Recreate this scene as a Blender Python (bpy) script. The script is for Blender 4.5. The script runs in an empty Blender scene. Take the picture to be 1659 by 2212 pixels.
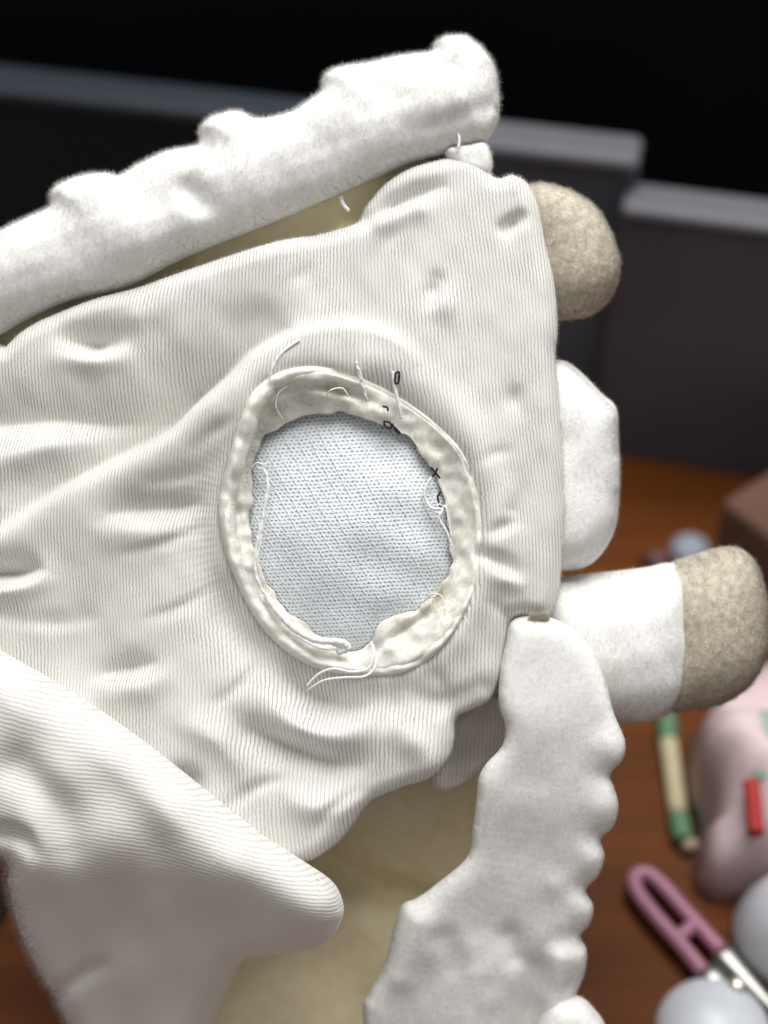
import bpy, math, random
import numpy as np
from mathutils import Matrix, Vector

random.seed(7)
RNG = np.random.default_rng(11)
SC = bpy.context.scene
COL = SC.collection

# ---------------------------------------------------------------- camera
PX = 0.192 / 1659.0            # metres per unit of the drawing grid on the focus plane
FOC = 0.40                     # focus distance
CAM_H = 0.46                   # lens height above the desk top
PITCH = math.radians(45)
RIGHT = np.array([1.0, 0, 0])
UP = np.array([0, math.sin(PITCH), math.cos(PITCH)])
BACK = np.array([0, -math.cos(PITCH), math.sin(PITCH)])
CAM = np.array([0, 0, CAM_H])
cd = bpy.data.cameras.new('camera')
cam = bpy.data.objects.new('camera', cd)
COL.objects.link(cam)
M = Matrix(((RIGHT[0], UP[0], BACK[0], CAM[0]), (RIGHT[1], UP[1], BACK[1], CAM[1]),
            (RIGHT[2], UP[2], BACK[2], CAM[2]), (0, 0, 0, 1)))
cam.matrix_world = M
cd.sensor_fit = 'HORIZONTAL'
cd.sensor_width = 36
cd.lens = 36 * FOC / 0.192
cd.clip_start, cd.clip_end = 0.01, 20
cd.dof.use_dof = True
cd.dof.focus_distance = FOC - 0.002
cd.dof.aperture_fstop = 6.5
SC.camera = cam

# ---------------------------------------------------------------- light
w = bpy.data.worlds.new('World')
SC.world = w
w.use_nodes = True
w.node_tree.nodes['Background'].inputs[0].default_value = (1.0, 0.985, 0.96, 1)
w.node_tree.nodes['Background'].inputs[1].default_value = 0.365


def area(name, loc, aim, size, power, color):
    l = bpy.data.lights.new(name, 'AREA')
    l.shape, l.size, l.energy, l.color = 'DISK', size, power, color
    o = bpy.data.objects.new(name, l)
    COL.objects.link(o)
    o.location = loc
    o.rotation_euler = (Vector(aim) - Vector(loc)).to_track_quat('-Z', 'Y').to_euler()


area('ceiling_lamp', (0.12, 0.52, 1.12), (0, 0.28, 0.15), 0.8, 15.6, (1.0, 0.992, 0.975))
SC.view_settings.view_transform = 'Standard'
SC.view_settings.look = 'None'
SC.view_settings.exposure = 0
SC.view_settings.gamma = 1
SC.cycles.max_bounces = 20
SC.cycles.diffuse_bounces = 16          # light has to find its way through white pile
SC.cycles.transmission_bounces = 16


# ---------------------------------------------------------------- helpers
def put(o, label=None, cat=None, group=None, kind=None):
    for k, v in (('label', label), ('category', cat), ('group', group), ('kind', kind)):
        if v:
            o[k] = v
    return o


def empty(name, loc, label, cat):
    o = bpy.data.objects.new(name, None)
    COL.objects.link(o)
    o.location = loc
    o.empty_display_size = 0.02
    return put(o, label, cat)


def mesh_from(name, v, quads=None, tris=None, uv=None, normals=None, smooth=True):
    v = np.asarray(v, float)
    me = bpy.data.meshes.new(name)
    idx, starts, tot, off = [], [], [], 0
    for f, n in ((quads, 4), (tris, 3)):
        if f is not None and len(f):
            f = np.asarray(f, np.int32)
            idx.append(f.ravel())
            starts.append(off + np.arange(len(f)) * n)
            tot.append(np.full(len(f), n))
            off += len(f) * n
    idx = np.concatenate(idx).astype(np.int32)
    starts = np.concatenate(starts).astype(np.int32)
    me.vertices.add(len(v))
    me.vertices.foreach_set('co', v.astype(np.float32).ravel())
    me.loops.add(len(idx))
    me.loops.foreach_set('vertex_index', idx)
    me.polygons.add(len(starts))
    me.polygons.foreach_set('loop_start', starts)
    me.update(calc_edges=True)
    me.validate()
    if uv is not None:
        l = me.uv_layers.new(name='UVMap')
        l.data.foreach_set('uv', np.asarray(uv, np.float32)[idx].ravel())
    me.polygons.foreach_set('use_smooth', np.full(len(me.polygons), smooth))
    if normals is not None:
        me.normals_split_custom_set_from_vertices(np.asarray(normals, np.float32).tolist())
    me.update()
    return me


def link(name, me, mat, parent=None, kind=None):
    o = bpy.data.objects.new(name, me)
    COL.objects.link(o)
    if mat:
        me.materials.append(mat)
    if parent:
        o.parent = parent
    if kind:
        o['kind'] = kind
    return o


def spline(pts, n=8, closed=True):
    p = np.asarray(pts, float)
    out = []
    m = len(p)
    rng = range(m) if closed else range(m - 1)
    for i in rng:
        if closed:
            a, b, c, d = p[(i - 1) % m], p[i], p[(i + 1) % m], p[(i + 2) % m]
        else:
            a, b, c, d = p[max(i - 1, 0)], p[i], p[i + 1], p[min(i + 2, m - 1)]
        for t in np.linspace(0, 1, n, endpoint=False):
            out.append(0.5 * (2 * b + (c - a) * t + (2 * a - 5 * b + 4 * c - d) * t * t + (3 * b - a - 3 * c + d) * t ** 3))
    if not closed:
        out.append(p[-1])
    return np.array(out)


def resample(p, n):
    q = np.vstack([p, p[:1]])
    s = np.concatenate([[0], np.cumsum(np.linalg.norm(np.diff(q, axis=0), axis=1))])
    t = np.linspace(0, s[-1], n, endpoint=False)
    return np.stack([np.interp(t, s, q[:, k]) for k in range(q.shape[1])], 1)


def inside(x, y, poly):
    r = np.zeros(x.shape, bool)
    px, py = poly[:, 0], poly[:, 1]
    j = len(poly) - 1
    for i in range(len(poly)):
        if py[i] != py[j]:
            c = ((py[i] > y) != (py[j] > y)) & (x < (px[j] - px[i]) * (y - py[i]) / (py[j] - py[i]) + px[i])
            r ^= c
        j = i
    return r


def near(x, y, poly, closed=True):
    """distance to a polyline, nearest point, signed side and arc parameter (vertex units)"""
    best = np.full(x.shape, 1e9)
    nx, ny, side, par = x * 0, y * 0, x * 0, x * 0
    m = len(poly)
    for i in range(m if closed else m - 1):
        a, b = poly[i], poly[(i + 1) % m]
        ex, ey = b - a
        L = ex * ex + ey * ey + 1e-12
        t = np.clip(((x - a[0]) * ex + (y - a[1]) * ey) / L, 0, 1)
        qx, qy = a[0] + t * ex, a[1] + t * ey
        d = (x - qx) ** 2 + (y - qy) ** 2
        k = d < best
        best = np.where(k, d, best)
        nx, ny = np.where(k, qx, nx), np.where(k, qy, ny)
        side = np.where(k, (ex * (y - a[1]) - ey * (x - a[0])) / math.sqrt(L), side)
        par = np.where(k, i + t, par)
    return np.sqrt(best), nx, ny, side, par


FOLD_GAIN = 0.98      # depth of the modelled creases


def fold(x, y, pts, amps, wl, wr=None, p=2.0):
    """a ridge (amp > 0) or a groove along a polyline; wl / wr are the widths left and right of it"""
    wr = wr or wl
    pts = np.asarray(pts, float)
    if len(pts) == 1:
        d = np.hypot(x - pts[0, 0], y - pts[0, 1])
        return FOLD_GAIN * amps * np.exp(-(d / wl) ** 2)
    wm = max(wl, wr)
    out = np.zeros(x.shape)
    k = (x > pts[:, 0].min() - 3 * wm) & (x < pts[:, 0].max() + 3 * wm) & (y > pts[:, 1].min() - 3 * wm) & (y < pts[:, 1].max() + 3 * wm)
    if not k.any():
        return out
    X, Y = x[k], y[k]
    pl = spline(pts, 12, False)
    am = np.interp(np.arange(len(pl)) / 12.0, np.arange(len(pts)), np.broadcast_to(np.asarray(amps, float), len(pts)))
    ln = np.concatenate([[0], np.cumsum(np.linalg.norm(np.diff(pl, axis=0), axis=1))])
    m = int(np.clip(ln[-1] / (0.35 * min(wl, wr)), 8, 130))
    t = np.linspace(0, ln[-1], m)
    px, py, am = np.interp(t, ln, pl[:, 0]), np.interp(t, ln, pl[:, 1]), np.interp(t, ln, am)
    tx, ty = np.gradient(px), np.gradient(py)
    tl = np.hypot(tx, ty) + 1e-9
    tx, ty = tx / tl, ty / tl
    dmin = np.min([(X - px[i]) ** 2 + (Y - py[i]) ** 2 for i in range(m)], axis=0)
    num, den = 0, 0
    tau2 = (0.5 * min(wl, wr) + 0.35 * np.sqrt(dmin)) ** 2
    for i in range(m):
        dx, dy = X - px[i], Y - py[i]
        d2 = dx * dx + dy * dy
        sg = (tx[i] * dy - ty[i] * dx) / (np.sqrt(d2) + 1e-6)
        wd = wr + (wl - wr) * 0.5 * (1 - np.sin(np.clip(sg, -1, 1) * math.pi / 2))
        wt = np.exp(-(d2 - dmin) / tau2)
        num = num + wt * am[i] * np.exp(-(np.sqrt(dmin + 9.0) / wd) ** p)
        den = den + wt
    out[k] = FOLD_GAIN * num / den
    return out


def nz(x, y, scale, seed, octaves=1):
    r = np.random.default_rng(seed)
    out = 0
    amp = 1.0
    for o in range(octaves):
        s = 0
        for k in range(7):
            a = r.uniform(0, math.tau)
            f = r.uniform(0.6, 1.5) * math.tau / scale
            s = s + np.sin((x * math.cos(a) + y * math.sin(a)) * f + r.uniform(0, math.tau))
        out = out + amp * s / 3.2
        scale *= 0.5
        amp *= 0.5
    return out


def loc(x, y, z, z0=0.0):
    """drawing grid + height (mm) -> metres in the toy's frame"""
    f = (FOC - z0 * 0.001) / FOC * PX
    return np.stack([(x - 829.5) * f, (1106 - y) * f, z * 0.001 + 0 * x], -1)


def cells(poly, step, holes=()):
    x0, y0 = poly.min(0) - step
    x1, y1 = poly.max(0) + step
    gx, gy = np.arange(x0, x1 + step, step), np.arange(y0, y1 + step, step)
    X, Y = np.meshgrid(gx, gy)
    I = inside(X, Y, poly)
    for h in holes:
        I &= ~inside(X, Y, h)
    ny, nx = X.shape
    idx = np.arange(nx * ny).reshape(ny, nx)
    q = np.stack([idx[:-1, :-1], idx[1:, :-1], idx[1:, 1:], idx[:-1, 1:]], -1).reshape(-1, 4)
    q = q[I.ravel()[q].all(1)]
    used, inv = np.unique(q, return_inverse=True)
    q = inv.reshape(-1, 4)
    x, y = X.ravel()[used].copy(), Y.ravel()[used].copy()
    e = np.sort(np.concatenate([q[:, [0, 1]], q[:, [1, 2]], q[:, [2, 3]], q[:, [3, 0]]]), 1)
    e, c = np.unique(e, axis=0, return_counts=True)
    b = np.zeros(len(x), bool)
    b[e[c == 1].ravel()] = True
    bi = np.where(b)[0]
    bd, bx, by = None, None, None
    for h in (poly,) + tuple(holes):
        d, qx, qy, _, _ = near(x[bi], y[bi], h)
        if bd is None:
            bd, bx, by = d, qx, qy
        else:
            k = d < bd
            bd, bx, by = np.where(k, d, bd), np.where(k, qx, bx), np.where(k, qy, by)
    x[bi], y[bi] = bx, by
    return x, y, q, b


def vnormals(v, q):
    n = np.zeros_like(v)
    fn = np.cross(v[q[:, 2]] - v[q[:, 0]], v[q[:, 3]] - v[q[:, 1]])
    for k in range(4):
        np.add.at(n, q[:, k], fn)
    return n / (np.linalg.norm(n, axis=1, keepdims=True) + 1e-20)


def puff(name, outline, mat, parent, R=40, front=6, back=6, z0=0.0, step=5, h=None, uv=None, flat=1.0, n=7, tilt=None, smooth_outline=True, relax=0):
    """a stuffed, closed piece: outline on the grid, rounded over R at its rim, front and back thickness in mm"""
    poly = spline(outline, n) if smooth_outline else np.asarray(outline, float)
    x, y, q, b = cells(poly, step)
    d = near(x, y, poly)[0]
    d[b] = 0
    t = np.clip(d / R, 0, 1)
    prof = np.sqrt(np.clip(1 - (1 - t) ** 2, 0, 1)) ** flat
    if relax:                      # soften the crests of the stuffed shape
        ed_ = np.unique(np.sort(np.concatenate([q[:, [0, 1]], q[:, [1, 2]], q[:, [2, 3]], q[:, [3, 0]]]), 1), axis=0)
        deg = np.bincount(ed_.ravel(), minlength=len(x)).astype(float)
        for _ in range(relax):
            acc = np.bincount(ed_[:, 0], prof[ed_[:, 1]], len(x)) + np.bincount(ed_[:, 1], prof[ed_[:, 0]], len(x))
            k_ = np.clip((d - 4) / 40, 0, 1)
            prof = prof + 0.7 * k_ * (acc / deg - prof)
    base = tilt(x, y) if tilt else 0 * x
    zf = z0 + base + front * prof
    if h is not None:
        zf = zf + h(x, y) * np.clip(d / 14.0, 0, 1)
    zb = z0 + base - back * prof
    v = loc(x, y, zf, z0 + base)
    vb = loc(x, y, zb, z0 + base)
    nf = len(x)
    mp = np.arange(nf)
    inner = np.where(~b)[0]
    mp[inner] = nf + np.arange(len(inner))
    allv = np.vstack([v, vb[inner]])
    quads = np.vstack([q, mp[q][:, ::-1]])
    U = None
    if uv:
        U = uv(x, y)
        U = np.vstack([U, U[inner]])
    o = link(name, mesh_from(name, allv, quads=quads, uv=U), mat, parent)
    return o, allv, q, nf


def fur(name, v, q, mat, parent, n, length, width, comb=(0, -1, 0), lean=0.4, rough=0.35, clump=0.0, clump_scale=0.004, mask=None, seed=1, guard=0.0, bend=0.35):
    r = np.random.default_rng(seed)
    nr = vnormals(v, q)
    fa = np.linalg.norm(np.cross(v[q[:, 2]] - v[q[:, 0]], v[q[:, 3]] - v[q[:, 1]]), axis=1)
    if mask is not None:
        fa = fa * mask(v[q].mean(1))
    f = r.choice(len(q), n, p=fa / fa.sum())
    a, b = r.random((n, 1)), r.random((n, 1))
    Q = q[f]
    wts = [(1 - a) * (1 - b), a * (1 - b), a * b, (1 - a) * b]
    p = sum(wts[k] * v[Q[:, k]] for k in range(4))
    nn = sum(wts[k] * nr[Q[:, k]] for k in range(4))
    nn /= np.linalg.norm(nn, axis=1, keepdims=True) + 1e-12
    cb = np.array(comb, float)[None]
    cb = cb - nn * (cb * nn).sum(1, keepdims=True)
    rnd = r.normal(size=(n, 3))
    d = nn + lean * cb + rough * rnd
    up = r.random((n, 1)) < guard
    d = np.where(up, nn + 0.45 * r.normal(size=(n, 3)), d)
    if clump:
        px, py = p[:, 0], p[:, 1] + p[:, 2] * 0.7
        cl = np.stack([nz(px, py, clump_scale, seed + 5, 2), nz(px, py, clump_scale, seed + 6, 2), 0 * px], 1)
        d = d + clump * cl
    d /= np.linalg.norm(d, axis=1, keepdims=True)
    L = (length * r.uniform(0.55, 1.15, (n, 1)))
    if clump:
        L = L * np.clip(0.9 + 0.6 * min(clump, 0.6) * nz(px, py, clump_scale * 0.9, seed + 9, 2), 0.3, 1.5)[:, None]
    L = np.where(up, L * 1.5, L)
    d2 = d + np.where(up, 0.3, 1.0) * bend * (cb + 0.6 * r.normal(size=(n, 3)))
    d2 /= np.linalg.norm(d2, axis=1, keepdims=True)
    sd = np.cross(d, r.normal(size=(n, 3)))
    sd /= np.linalg.norm(sd, axis=1, keepdims=True) + 1e-12
    sd = sd * width * 0.5
    p = p - nn * 0.0002
    mid = p + d * L * 0.55
    tip = mid + d2 * L * 0.5
    V = np.stack([p - sd, p + sd, mid - sd * 0.8, mid + sd * 0.8, tip], 1).reshape(-1, 3)
    i = np.arange(n) * 5
    quads = np.stack([i, i + 1, i + 3, i + 2], 1)
    tris = np.stack([i + 2, i + 3, i + 4], 1)
    me = mesh_from(name, V, quads=quads, tris=tris)
    at = me.attributes.new('root_normal', 'FLOAT_VECTOR', 'POINT')
    at.data.foreach_set('vector', np.repeat(nn, 5, 0).astype(np.float32).ravel())
    return link(name, me, mat, parent, 'stuff')


def tube(path, radius, sides=8):
    p = np.asarray(path, float)
    n = len(p)
    rad = np.broadcast_to(np.asarray(radius, float), n)
    t = np.gradient(p, axis=0)
    t /= np.linalg.norm(t, axis=1, keepdims=True) + 1e-12
    ref = np.array([0.31, 0.17, 0.93])
    u = np.cross(t, ref)
    u /= np.linalg.norm(u, axis=1, keepdims=True) + 1e-12
    vv = np.cross(t, u)
    a = np.arange(sides) / sides * math.tau
    V = (p[:, None] + rad[:, None, None] * (u[:, None] * np.cos(a)[None, :, None] + vv[:, None] * np.sin(a)[None, :, None])).reshape(-1, 3)
    i, j = np.meshgrid(np.arange(n - 1), np.arange(sides), indexing='ij')
    k = (j + 1) % sides
    Q = np.stack([i * sides + j, i * sides + k, (i + 1) * sides + k, (i + 1) * sides + j], -1).reshape(-1, 4)
    V = np.vstack([V, p[:1], p[-1:]])
    c0, c1 = len(V) - 2, len(V) - 1
    jj = np.arange(sides)
    kk = (jj + 1) % sides
    T = np.vstack([np.stack([np.full(sides, c0), kk, jj], 1),
                   np.stack([np.full(sides, c1), (n - 1) * sides + jj, (n - 1) * sides + kk], 1)])
    return V, Q, T


def lathe(profile, sides=40):
    pr = np.asarray(profile, float)
    n = len(pr)
    a = np.arange(sides) / sides * math.tau
    V = np.stack([pr[:, None, 0] * np.cos(a), pr[:, None, 0] * np.sin(a), pr[:, None, 1] + 0 * a], -1).reshape(-1, 3)
    i, j = np.meshgrid(np.arange(n - 1), np.arange(sides), indexing='ij')
    k = (j + 1) % sides
    return V, np.stack([i * sides + j, i * sides + k, (i + 1) * sides + k, (i + 1) * sides + j], -1).reshape(-1, 4)


def box_mesh(name, size, bevel=0.002, seg=3, center=(0, 0, 0)):
    import bmesh
    bm = bmesh.new()
    bmesh.ops.create_cube(bm, size=1)
    bmesh.ops.scale(bm, vec=size, verts=bm.verts)
    bmesh.ops.translate(bm, vec=center, verts=bm.verts)
    bmesh.ops.bevel(bm, geom=bm.edges[:], offset=bevel, segments=seg, affect='EDGES', profile=0.5)
    me = bpy.data.meshes.new(name)
    bm.to_mesh(me)
    bm.free()
    return me


def ray(x, y):
    d = RIGHT * (x - 829.5) * PX + UP * (1106 - y) * PX - BACK * FOC
    return d / np.linalg.norm(d)


def on_desk(x, y, h=0.0):
    """where the line of sight through a point of the drawing grid meets height h above the desk"""
    d = ray(x, y)
    return CAM + d * (h - CAM[2]) / d[2]


# ---------------------------------------------------------------- materials
class G:
    def __init__(self, name, rough=0.8, spec=0.3):
        self.m = bpy.data.materials.new(name)
        self.m.use_nodes = True
        self.t = self.m.node_tree
        self.b = self.t.nodes['Principled BSDF']
        self.b.inputs['Roughness'].default_value = rough
        self.b.inputs['Specular IOR Level'].default_value = spec

    def n(self, typ, **kw):
        nd = self.t.nodes.new(typ)
        for k, v in kw.items():
            setattr(nd, k, v)
        return nd

    def l(self, a, b):
        self.t.links.new(a, b)

    def math(self, op, a, b=None, c=None):
        nd = self.n('ShaderNodeMath', operation=op)
        for i, v in enumerate((a, b, c)):
            if v is None:
                continue
            if isinstance(v, (int, float)):
                nd.inputs[i].default_value = v
            else:
                self.l(v, nd.inputs[i])
        return nd.outputs[0]

    def noise(self, scale, detail=3, vec=None, rough=0.55):
        nd = self.n('ShaderNodeTexNoise')
        nd.inputs['Scale'].default_value = scale
        nd.inputs['Detail'].default_value = detail
        nd.inputs['Roughness'].default_value = rough
        if vec is None:
            tc = self.n('ShaderNodeTexCoord')
            vec = tc.outputs['Object']
        self.l(vec, nd.inputs['Vector'])
        return nd.outputs['Fac']

    def rng(self, v, a, b, c=0.0, d=1.0):
        nd = self.n('ShaderNodeMapRange')
        nd.interpolation_type = 'SMOOTHSTEP'
        self.l(v, nd.inputs[0])
        for i, k in enumerate((a, b, c, d)):
            nd.inputs[i + 1].default_value = k
        return nd.outputs[0]

    def mix(self, f, a, b):
        nd = self.n('ShaderNodeMix', data_type='RGBA')
        if isinstance(f, (int, float)):
            nd.inputs[0].default_value = f
        else:
            self.l(f, nd.inputs[0])
        for i, v in ((6, a), (7, b)):
            if isinstance(v, tuple):
                nd.inputs[i].default_value = (*v, 1)
            else:
                self.l(v, nd.inputs[i])
        return nd.outputs[2]

    def bump(self, h, strength, dist, prev=None):
        nd = self.n('ShaderNodeBump')
        nd.inputs['Strength'].default_value = strength
        nd.inputs['Distance'].default_value = dist
        self.l(h, nd.inputs['Height'])
        if prev is not None:
            self.l(prev, nd.inputs['Normal'])
        return nd.outputs[0]


def knit(name, col, line, warm):
    """UV.x counts the ribs (wales), UV.y the rows of stitches"""
    g = G(name, 0.95, 0.1)
    uvn = g.n('ShaderNodeUVMap')
    sep = g.n('ShaderNodeSeparateXYZ')
    g.l(uvn.outputs[0], sep.inputs[0])
    wob = g.noise(0.35, 2, uvn.outputs[0])
    row = g.math('FRACT', sep.outputs[1])
    chev = g.math('MULTIPLY', g.math('ABSOLUTE', g.math('SUBTRACT', row, 0.5)), 0.22)
    u = g.math('ADD', g.math('ADD', sep.outputs[0], chev), g.math('MULTIPLY', wob, 0.8))
    fr = g.math('ABSOLUTE', g.math('SUBTRACT', g.math('FRACT', u), 0.5))     # 0 in the gap, .5 on the wale
    gap = g.rng(fr, 0.05, 0.21, 1.0, 0.0)
    st = g.rng(g.noise(2.2, 2, uvn.outputs[0]), 0.3, 0.72, 0.35, 1.0)
    depth = g.rng(g.noise(0.06, 2, uvn.outputs[0]), 0.35, 0.65, 0.55, 1.0)
    gap = g.math('MULTIPLY', g.math('MULTIPLY', gap, st), depth)
    at = g.n('ShaderNodeAttribute')
    at.attribute_name = 'worn'            # brushed-out areas where the ribs no longer show
    ribs = g.math('SUBTRACT', 1.0, at.outputs['Fac'])
    gap = g.math('MULTIPLY', gap, ribs)
    blot = g.rng(g.noise(38, 3), 0.35, 0.7)
    base = g.mix(g.math('MULTIPLY', blot, 0.45), col, warm)
    spk = g.rng(g.noise(1.3, 4, uvn.outputs[0], 0.7), 0.35, 0.75)
    base = g.mix(g.math('MULTIPLY', spk, 0.16), base, (0.5, 0.49, 0.46))
    g.l(g.mix(gap, base, line), g.b.inputs['Base Color'])
    hgt = g.math('ADD', g.math('MULTIPLY', g.rng(fr, 0.0, 0.4), ribs), g.math('MULTIPLY', g.noise(2.6, 3, uvn.outputs[0]), 0.5))
    g.l(g.bump(hgt, 0.4, 0.0003), g.b.inputs['Normal'])
    g.b.inputs['Sheen Weight'].default_value = 0.365
    return g.m


def plush_base(name, col, col2, scale=900, strength=0.3):
    g = G(name, 1.0, 0.05)
    f = g.rng(g.noise(scale, 3), 0.3, 0.7)
    g.l(g.mix(f, col, col2), g.b.inputs['Base Color'])
    g.l(g.bump(g.noise(scale * 0.7, 4), strength, 0.0004), g.b.inputs['Normal'])
    return g.m


def fibre(name, col, col2, trans=0.35):
    m = bpy.data.materials.new(name)
    m.use_nodes = True
    t = m.node_tree
    t.nodes.clear()
    out = t.nodes.new('ShaderNodeOutputMaterial')
    d = t.nodes.new('ShaderNodeBsdfDiffuse')
    tr = t.nodes.new('ShaderNodeBsdfTranslucent')
    mx = t.nodes.new('ShaderNodeMixShader')
    mx.inputs[0].default_value = trans
    n = t.nodes.new('ShaderNodeTexNoise')
    n.inputs['Scale'].default_value = 260
    tc = t.nodes.new('ShaderNodeTexCoord')
    t.links.new(tc.outputs['Object'], n.inputs['Vector'])
    c = t.nodes.new('ShaderNodeMix')
    c.data_type = 'RGBA'
    c.inputs[6].default_value = (*col, 1)
    c.inputs[7].default_value = (*col2, 1)
    t.links.new(n.outputs['Fac'], c.inputs[0])
    at = t.nodes.new('ShaderNodeAttribute')
    at.attribute_name = 'root_normal'
    vt = t.nodes.new('ShaderNodeVectorTransform')
    vt.vector_type, vt.convert_from, vt.convert_to = 'NORMAL', 'OBJECT', 'WORLD'
    t.links.new(at.outputs['Vector'], vt.inputs[0])
    t.links.new(vt.outputs[0], d.inputs['Normal'])
    for s in (d, tr):
        t.links.new(c.outputs[2], s.inputs['Color'])
    t.links.new(d.outputs[0], mx.inputs[1])
    t.links.new(tr.outputs[0], mx.inputs[2])
    t.links.new(mx.outputs[0], out.inputs[0])
    return m


def plain(name, col, rough=0.6, spec=0.4, metal=0.0, var=0.15, scale=60, bump=0.0):
    g = G(name, rough, spec)
    g.b.inputs['Metallic'].default_value = metal
    f = g.rng(g.noise(scale, 4), 0.3, 0.7)
    dk = tuple(c * (1 - var) for c in col)
    g.l(g.mix(f, dk, col), g.b.inputs['Base Color'])
    if bump:
        g.l(g.bump(g.noise(scale * 4, 4), 0.4, bump), g.b.inputs['Normal'])
    return g.m


M_KNIT = knit('white_rib_knit', (0.77, 0.757, 0.725), (0.20, 0.19, 0.165), (0.72, 0.70, 0.645))
M_PLUSH = plush_base('white_plush_backing', (0.88, 0.875, 0.855), (0.83, 0.82, 0.79))
M_FUR = fibre('white_plush_fibre', (0.975, 0.97, 0.955), (0.95, 0.94, 0.915), 0.5)
M_LINING = plush_base('cream_lining', (0.82, 0.745, 0.52), (0.76, 0.68, 0.45), 240)
M_HOOF = plush_base('tan_plush_backing', (0.60, 0.55, 0.455), (0.46, 0.41, 0.33), 480, 1.4)
M_TANFUR = fibre('tan_plush_fibre', (0.86, 0.81, 0.71), (0.77, 0.715, 0.61), 0.5)
M_FLEECE = plush_base('cream_fleece', (0.88, 0.865, 0.82), (0.84, 0.815, 0.735), 140)
M_FLEECEFUR = fibre('cream_fleece_fibre', (0.95, 0.94, 0.91), (0.92, 0.90, 0.84), 0.5)
M_THREAD = plain('white_cotton_thread', (0.86, 0.86, 0.84), 0.7, 0.3, 0, 0.2, 1500)
M_BLACK = plain('black_thread', (0.012, 0.012, 0.013), 0.6, 0.3, 0, 0.3, 1500)


def mesh_material():
    g = G('white_spacer_mesh', 0.5, 0.4)
    uvn = g.n('ShaderNodeUVMap')
    sep = g.n('ShaderNodeSeparateXYZ')
    g.l(uvn.outputs[0], sep.inputs[0])
    wob = g.noise(0.25, 2, uvn.outputs[0])
    u = g.math('ADD', sep.outputs[0], g.math('MULTIPLY', wob, 0.7))
    v = g.math('ADD', sep.outputs[1], g.math('MULTIPLY', g.noise(0.21, 2, uvn.outputs[0]), 0.9))
    row = g.math('FLOOR', v)
    off = g.math('MULTIPLY', g.math('MODULO', row, 2.0), 0.5)
    fu = g.math('SUBTRACT', g.math('FRACT', g.math('ADD', u, off)), 0.5)
    fv = g.math('SUBTRACT', g.math('FRACT', v), 0.5)
    d = g.math('SQRT', g.math('ADD', g.math('MULTIPLY', fu, fu), g.math('MULTIPLY', g.math('MULTIPLY', fv, fv), 1.5)))
    hole = g.rng(d, 0.20, 0.40, 1.0, 0.0)
    rnd = g.rng(g.noise(0.9, 2, uvn.outputs[0]), 0.3, 0.7, 0.5, 1.0)
    hole = g.math('MULTIPLY', hole, rnd)
    ln = g.math('ABSOLUTE', g.math('SUBTRACT', g.math('FRACT', g.math('MULTIPLY', g.math('ADD', sep.outputs[0], g.math('MULTIPLY', sep.outputs[1], -0.22)), 0.40)), 0.5))
    line = g.math('MULTIPLY', g.rng(ln, 0.02, 0.12, 1.0, 0.0), g.rng(g.noise(0.8, 2, uvn.outputs[0]), 0.34, 0.56))
    soft = g.rng(g.noise(30, 2), 0.3, 0.7)
    base = g.mix(soft, (0.77, 0.815, 0.86), (0.73, 0.775, 0.82))
    c = g.mix(g.math('MULTIPLY', hole, 0.75), base, (0.28, 0.30, 0.32))
    c = g.mix(g.math('MULTIPLY', line, 0.9), c, (0.92, 0.93, 0.94))
    g.l(c, g.b.inputs['Base Color'])
    hh = g.math('ADD', g.math('SUBTRACT', 1.0, hole), g.math('MULTIPLY', line, 0.8))
    g.l(g.bump(hh, 0.8, 0.0004), g.b.inputs['Normal'])
    return g.m


M_MESH = mesh_material()

# ---------------------------------------------------------------- the setting
M_BACKDROP = plain('black_backdrop', (0.0026, 0.0038, 0.0068), 0.55, 0.15, 0, 0.5, 3)
backdrop = link('backdrop', box_mesh('backdrop', (3.2, 0.05, 0.5), 0.004, 2, (0, 0.66, 0.25)), M_BACKDROP)  # stand-in black backdrop behind the panels, kept low so the lamp clears it
put(backdrop, kind='structure')

g = G('orange_brown_wood', 0.5, 0.1)
tc = g.n('ShaderNodeTexCoord')
mp = g.n('ShaderNodeMapping')
mp.inputs['Scale'].default_value = (2.0, 26, 2)
g.l(tc.outputs['Object'], mp.inputs[0])
gr = g.noise(2.2, 6, mp.outputs[0], 0.6)
g.l(g.mix(g.rng(gr, 0.3, 0.7), (0.075, 0.0205, 0.0030), (0.125, 0.036, 0.0052)), g.b.inputs['Base Color'])
g.l(g.bump(gr, 0.15, 0.0005), g.b.inputs['Normal'])
M_WOOD = g.m
desk = link('desk', box_mesh('desk', (2.2, 1.3, 0.03), 0.003, 2, (0, 0.25, -0.015)), M_WOOD)
put(desk, kind='structure')

# two dark panels standing on the desk behind the toy, each with a paler top edge
M_PANELD = plain('black_panel', (0.007, 0.011, 0.016), 0.55, 0.3, 0, 0.3, 8)  # board colour for the left stretch of the long panel, darker than its right
M_PANEL = plain('dark_grey_panel', (0.085, 0.097, 0.12), 0.55, 0.3, 0, 0.35, 8)
M_PANEL2 = plain('dark_brown_grey_panel', (0.098, 0.090, 0.105), 0.6, 0.3, 0, 0.35, 9)
M_RIM = plain('grey_edge_trim', (0.13, 0.13, 0.15), 0.45, 0.4, 0, 0.1, 20)
M_RIM2 = plain('darker_grey_edge_trim', (0.034, 0.044, 0.056), 0.45, 0.4, 0, 0.2, 12)  # rim colour for the left stretch of the long panel, darker than its right


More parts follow.
